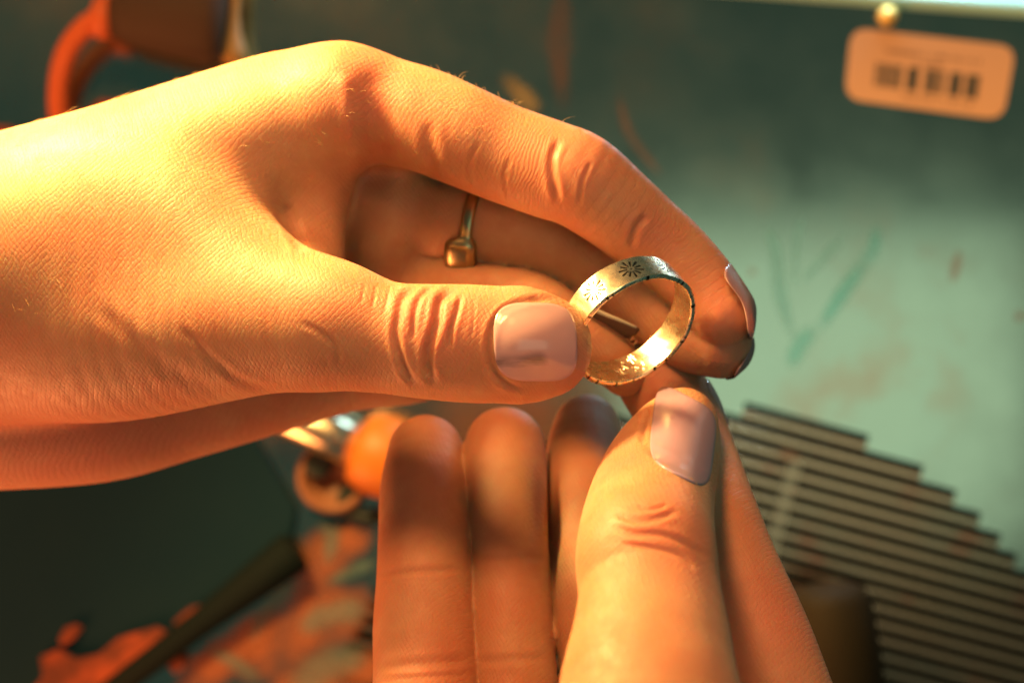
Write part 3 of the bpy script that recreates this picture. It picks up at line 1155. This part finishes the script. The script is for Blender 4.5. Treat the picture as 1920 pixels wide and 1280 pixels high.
    marks = [([(1645, 420), (1636, 470), (1600, 520), (1560, 580), (1535, 620)], 14, teal), ([(1440, 420), (1455, 480), (1465, 560), (1490, 640)], 12, pale),
             ([(1505, 395), (1492, 470), (1488, 545)], 5, pale), ([(1585, 440), (1540, 490), (1505, 530)], 6, pale),
             ([(1530, 610), (1500, 650), (1480, 690)], 17, teal), ([(1800, 470), (1785, 530)], 9, rust), ([(1405, 505), (1415, 515)], 8, rust),
             ([(1240, 330), (1180, 250), (1160, 180)], 9, rust), ([(1055, -20), (1048, 90), (1056, 210)], 22, rust),
             ([(940, 140), (985, 185), (1010, 210)], 18, ochre),
             ([(1900, 595), (1925, 590)], 8, rust),
             ([(560, 1120), (620, 1030), (690, 970)], 46, smear), ([(440, 1260), (560, 1180), (700, 1120)], 60, smear), ([(330, 1300), (420, 1230), (520, 1150)], 36, smear), ([(500, 1300), (620, 1270), (740, 1240)], 40, smear),
             ([(590, 940), (622, 1000), (612, 1060)], 15, film), ([(612, 1092), (660, 1070), (705, 1052)], 11, film), ([(470, 1200), (510, 1130), (560, 1080)], 14, film),
             ([(390, 1215), (440, 1240), (490, 1275)], 12, film), ([(540, 1290), (620, 1245), (690, 1225)], 30, film), ([(560, 1180), (620, 1150), (690, 1140)], 24, film), ([(1460, 848), (1500, 858)], 11, rust)]
    for im, (ln, wd, mt) in enumerate(marks):
        s = smooth_poly([K(*q) for q in ln], 5)
        t = np.gradient(s, axis=0)
        nv = np.stack([-t[:, 1], t[:, 0]], 1) / np.linalg.norm(t[:, :2], axis=1)[:, None]
        vv, ff, cv = [], [], []
        prof = [(-1, 0), (-0.5, 0.8), (0, 1), (0.5, 0.8), (1, 0)]
        for i, q in enumerate(s):
            e = math.sin(math.pi * (0.04 + 0.92 * i / (len(s) - 1)))
            f = e ** 0.4 * wd * 1.3 * k * rng.uniform(0.8, 1.15)
            for g, h_ in prof:
                vv.append((*(q[:2] + nv[i] * f * g), 0.05 + 0.03 * im))
                cv.append(h_ * min(1, e * 1.6))
        n = len(s)
        ff = [(i * 5 + j, i * 5 + j + 1, i * 5 + j + 6, i * 5 + j + 5) for i in range(n - 1) for j in range(4)]
        o = link_mesh('paint_mark', vv, ff, mt, root)
        at = o.data.attributes.new('cover', 'FLOAT', 'POINT')
        at.data.foreach_set('value', cv)
    return root


def rounded_quad(q, r, n=6):
    """round the corners of a quad given as four (x, y)"""
    out = []
    for i in range(4):
        p, a, b = np.array(q[i]), np.array(q[i - 1]), np.array(q[(i + 1) % 4])
        ua, ub = (a - p) / np.linalg.norm(a - p), (b - p) / np.linalg.norm(b - p)
        for t in np.linspace(0, 1, n):
            s = p + ua * r * (1 - t) ** 2 + ub * r * t ** 2
            out.append(s)
    return out


def build_sticker():
    paper, N, L, b = mk_mat('orange_paper', (0.62, 0.33, 0.16), 0.55)
    ink = mk_mat('black_ink', (0.03, 0.04, 0.03), 0.5)[0]
    grey = mk_mat('faded_ink', (0.17, 0.09, 0.05), 0.6)[0]
    BL, BR, TR, TL = [K(x, y)[:2] for x, y in ((1583, 186), (1880, 226), (1905, 88), (1596, 52))]
    ol = rounded_quad([BL, BR, TR, TL], 4.6)
    root = empty('barcode_sticker', (*((BL + BR + TL + TR) / 4), 0.1))
    tag(root, 'small orange sticker with rounded corners and a black barcode on the metal panel', 'sticker')
    vv, ff = plate(ol, 0.08, 0.3)
    link_mesh('paper', vv, ff, paper, root, smooth=False)

    def uv(u, v):
        return BL * (1 - u) * (1 - v) + BR * u * (1 - v) + TR * u * v + TL * (1 - u) * v

    def box(u0, u1, v0, v1, mat, name, z=0.36):
        return plate([uv(u0, v0), uv(u1, v0), uv(u1, v1), uv(u0, v1)], 0.29, z)
    rng = random.Random(12)
    u = 0.175
    pat = [(0.17, 0.205, 1), (0.215, 0.265, 3), (0.278, 0.335, 2), (0.372, 0.44, 3), (0.485, 0.545, 4), (0.557, 0.602, 2), (0.635, 0.705, 4), (0.732, 0.815, 4)]
    bars = []
    for a, bq, wgt in pat:
        n = 3 if wgt < 4 else 4
        wdt = (bq - a) / n
        for i in range(n):
            fill = {1: 0.55, 2: 0.72, 3: 0.88, 4: 0.94}[wgt] * rng.uniform(0.8, 1.2)
            bars.append((a + i * wdt, a + i * wdt + wdt * min(fill, 0.94)))
    for a, bq in bars:
        vv, ff = box(a, bq, 0.235, 0.555, ink, 'bar')
        link_mesh('bar', vv, ff, ink, root, smooth=False)
    for v0, v1, a, e in ((0.70, 0.77, 0.22, 0.80), (0.585, 0.65, 0.42, 0.57), (0.12, 0.18, 0.36, 0.78)):
        Vv, Ff = [], []
        x = a
        while x < e:
            wd = rng.uniform(0.006, 0.016)
            vv, ff = box(x, x + wd, v0 + rng.uniform(0, .015), v1 - rng.uniform(0, .015), grey, 'p', 0.345)
            Ff += [tuple(i + sum(len(t) for t in Vv) for i in f) for f in ff]
            Vv.append(vv)
            x += wd + (rng.uniform(0.006, 0.01) if rng.random() < 0.8 else 0.025)
        link_mesh('printed_line', np.concatenate(Vv), Ff, grey, root, smooth=False)


def build_clutter():
    k = CAMH / FPX
    # brass screw head above the sticker
    brass = mk_mat('brass', (0.95, 0.62, 0.16), 0.45, 0.35)[0]
    c = K(1664, 32)
    vv, ff = lathe_axis(c, c + [0, 0, 5], [(0, 2.5), (0.8, 2.5), (1.8, 2.1), (2.5, 1.3), (2.8, 0.4)], 32)
    o = link_mesh('screw', vv, ff, brass)
    tag(o, 'small shiny brass screw head in the metal panel just above the orange sticker', 'screw')
    # corded tool at the far left
    orange = mk_mat('orange_rubber', (0.75, 0.16, 0.04), 0.5)[0]
    brown = mk_mat('brown_bakelite', (0.07, 0.04, 0.02), 0.75)[0]
    ochre = mk_mat('ochre_metal', (0.52, 0.30, 0.07), 0.5)[0]
    root = empty('corded_tool', K(300, 20, 0))
    tag(root, 'dark brown corded tool with an orange cable and pale ochre flared end, behind the wrist', 'tool')
    p0, p1 = K(205, 18, 14), K(425, 36, 14)
    L_ = np.linalg.norm(p1 - p0)
    vv, ff = lathe_axis(p0, p1, [(0, 3), (1, 6.5), (5, 8.4), (L_ * .5, 10), (L_ - 4, 11.5), (L_, 10.5)])
    link_mesh('body', vv, ff, brown, root)
    vv, ff = lathe_axis(K(172, 30, 14), K(214, 36, 14), [(0, 3), (0.6, 4.8), (3, 5.4), (5, 5), (5.6, 3.8)])
    link_mesh('collar', vv, ff, orange, root)
    cab = smooth_poly([K(186, 34, 14), K(160, 50, 14), K(128, 92, 12), K(112, 150, 8), K(112, 215, 5), K(130, 280, 4), K(170, 340, 3.5), K(230, 380, 3.5)], 6)
    vv, ff = tube_mesh(cab, 2.7, 16)
    link_mesh('cable', vv, ff, orange, root)
    vv, ff = lathe_axis(K(447, -70, 12), K(430, 112, 12), [(0, 1.2), (8, 1.3), (13, 1.6), (17, 2.4), (21, 4.0), (24.2, 5.0), (24.6, 4.4)])
    link_mesh('flared_end', vv, ff, ochre, root)
    # scraps
    scr, N, L, b = mk_mat('orange_leather', (0.30, 0.055, 0.02), 0.85)
    n = noise(N, L, 120, 3, obj_coord(N))
    L.new(mixc(N, L, ramp(N, L, n.outputs[0], [(0.38, (0, 0, 0)), (0.62, (1, 1, 1))]).outputs[0], (0.14, 0.035, 0.016), (0.42, 0.08, 0.025)), b.inputs['Base Color'])
    def scrap(pts, z, t, label):
        ol = [K(*q)[:2] for q in pts][::-1]
        vv, ff = plate(ol, z, z + t)
        o = link_mesh('leather_scrap', vv, ff, scr, smooth=False)
        tag(o, label, 'scrap', 'scraps of orange leather')
    scrap([(-40, 250), (-10, 238), (30, 242), (60, 262), (20, 300), (-40, 300)], 0.1, 5, 'orange scrap lying at the left edge behind the wrist')
    scrap([(175, 205), (195, 190), (225, 193), (250, 210), (215, 240), (180, 235)], 0.1, 4, 'small orange scrap peeping over the wrist beside the orange cable')
    scrap([(84, 1225), (115, 1212), (150, 1230), (190, 1222), (230, 1190), (300, 1170), (330, 1185), (290, 1215), (240, 1290), (60, 1300), (90, 1260)], 3.05, 2.2, 'largest orange scrap, in the lower left corner beside the dark rod')
    scrap([(330, 1160), (360, 1135), (395, 1125), (410, 1110), (418, 1125), (380, 1150), (345, 1175)], 3.05, 2.0, 'thin orange scrap along the upper side of the dark rod')
    scrap([(118, 1195), (128, 1172), (150, 1165), (162, 1172), (145, 1192), (125, 1205)], 3.05, 1.6, 'smallest orange scrap on the dark sheet')
    scrap([(320, 1240), (335, 1225), (350, 1228), (350, 1245), (332, 1256)], 3.05, 1.6, 'tiny orange scrap below the dark rod')
    # sheet added to darken the panel where it mirrors the dark room
    mm, N, L, b = mk_mat('shade_sheet_green', (0.022, 0.040, 0.030), 0.8, Specular_IOR_Level=0.15)
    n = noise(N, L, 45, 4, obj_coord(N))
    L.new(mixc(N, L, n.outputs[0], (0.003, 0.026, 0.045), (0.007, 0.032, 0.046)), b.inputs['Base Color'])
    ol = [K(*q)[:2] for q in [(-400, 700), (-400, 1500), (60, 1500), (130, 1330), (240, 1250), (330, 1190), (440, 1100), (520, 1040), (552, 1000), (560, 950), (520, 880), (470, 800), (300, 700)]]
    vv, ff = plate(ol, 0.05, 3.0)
    o = link_mesh('shade_sheet', vv, ff, mm, smooth=False)
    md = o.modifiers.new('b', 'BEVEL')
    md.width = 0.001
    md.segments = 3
    tag(o, 'dark green sheet put in for the shade below the wrist', 'mat')
    # dark rod
    rod = mk_mat('dark_rod', (0.006, 0.012, 0.011), 0.8, Specular_IOR_Level=0.15)[0]
    p0, p1 = K(150, 1340, 6), K(556, 1030, 6)
    Ln = np.linalg.norm(p1 - p0)
    vv, ff = lathe_axis(p0, p1, [(0, 2.4), (0.6, 3.0), (Ln * .55, 3.4), (Ln * .8, 4.6), (Ln - 1.2, 5.4), (Ln, 4.4)])
    o = link_mesh('file_handle', vv, ff, rod)
    tag(o, 'dark tapered rod lying diagonally at the lower left', 'rod')
    # steel tube with orange grip
    steel = mk_mat('steel', (0.78, 0.70, 0.50), 0.28, 1.0)[0]
    grip = mk_mat('orange_plastic', (0.60, 0.17, 0.015), 0.5)[0]
    root = empty('hand_tool', K(660, 850, 0))
    tag(root, 'steel tool with a bright orange grip lying under the hands', 'tool')
    p0, p1 = K(500, 764, 12), K(690, 842, 12)
    Ln = np.linalg.norm(p1 - p0)
    vv, ff = lathe_axis(p0, p1, [(0, 4.4), (0.6, 5), (Ln * .6, 5.6), (Ln, 5.6)])
    link_mesh('shaft', vv, ff, steel, root)
    p0, p1 = K(668, 834, 12), K(800, 888, 12)
    Ln = np.linalg.norm(p1 - p0)
    vv, ff = lathe_axis(p0, p1, [(0, 5.6), (0.5, 8.2), (2.5, 9.6), (7, 10.2), (Ln * .7, 9.6), (Ln - 2, 8), (Ln, 4)])
    link_mesh('grip', vv, ff, grip, root)
    # small pot under it
    pot = mk_mat('brown_clay', (0.30, 0.13, 0.06), 0.55)[0]
    dark = mk_mat('dark_rim', (0.015, 0.028, 0.024), 0.5)[0]
    root = empty('round_pot', K(630, 890, 0))
    tag(root, 'small brown round pot with a dark opening, half hidden by the steel tool', 'pot')
    c = K(628, 892)
    vv, ff = lathe_axis(c, c + [0.01, 0.0, 10], [(0, 8), (0.8, 9.0), (3, 9.4), (5.5, 8.8), (6.0, 7.6), (5.2, 7.0), (2.2, 6.5)])
    link_mesh('wall', vv, ff, pot, root)
    c2 = K(600, 868, 2.3)
    vv, ff = lathe_axis(c2, c2 + [0.01, 0, 10], [(0, 3.2), (4.2, 3.4), (4.4, 2.4)])
    link_mesh('plug', vv, ff, dark, root)
    root2 = empty('rubber_ring', K(690, 950, 0))
    th = np.linspace(0, 2 * math.pi, 40)
    c = K(694, 938, 2)
    vv, ff = tube_mesh(np.stack([c[0] + 6.4 * np.cos(th), c[1] + 4.2 * np.sin(th), np.full(40, 2.0)], 1), 1.9, 14, caps=False)
    link_mesh('hoop', vv, ff, dark, root2)
    tag(root2, 'black rubber ring on the panel beside the leftmost upright finger', 'rubber ring')
    # cork-like stopper at the lower right
    cork, N, L, b = mk_mat('dark_cork', (0.020, 0.015, 0.006), 0.7, Specular_IOR_Level=0.2)
    p0, p1 = K(1585, 1400, 26), K(1552, 1095, 26)
    Ln = np.linalg.norm(p1 - p0)
    vv, ff = lathe_axis(p0, p1, [(0, 10.5), (1, 11.2), (Ln * .6, 10.8), (Ln - 4, 10), (Ln - 1.2, 8.6), (Ln, 5.5)])
    o = link_mesh('cork_stopper', vv, ff, cork)
    tag(o, 'dark brown rounded cork stopper over the vent slots at the lower right', 'stopper')
    # bench and wall beyond the panel
    bm_ = mk_mat('pale_board', (0.55, 0.68, 0.74), 0.7)[0]
    vv, ff = plate([(-500, 60), (500, 60), (500, 420), (-500, 420)], -92, -90)
    o = link_mesh('wall', vv, ff, bm_, smooth=False)
    tag(o, kind='structure')


build_panel()
build_sticker()
build_clutter()
build_rings()
build_left()
build_right()
for o in bpy.data.objects:
    if '_o' in o:
        del o['_o']
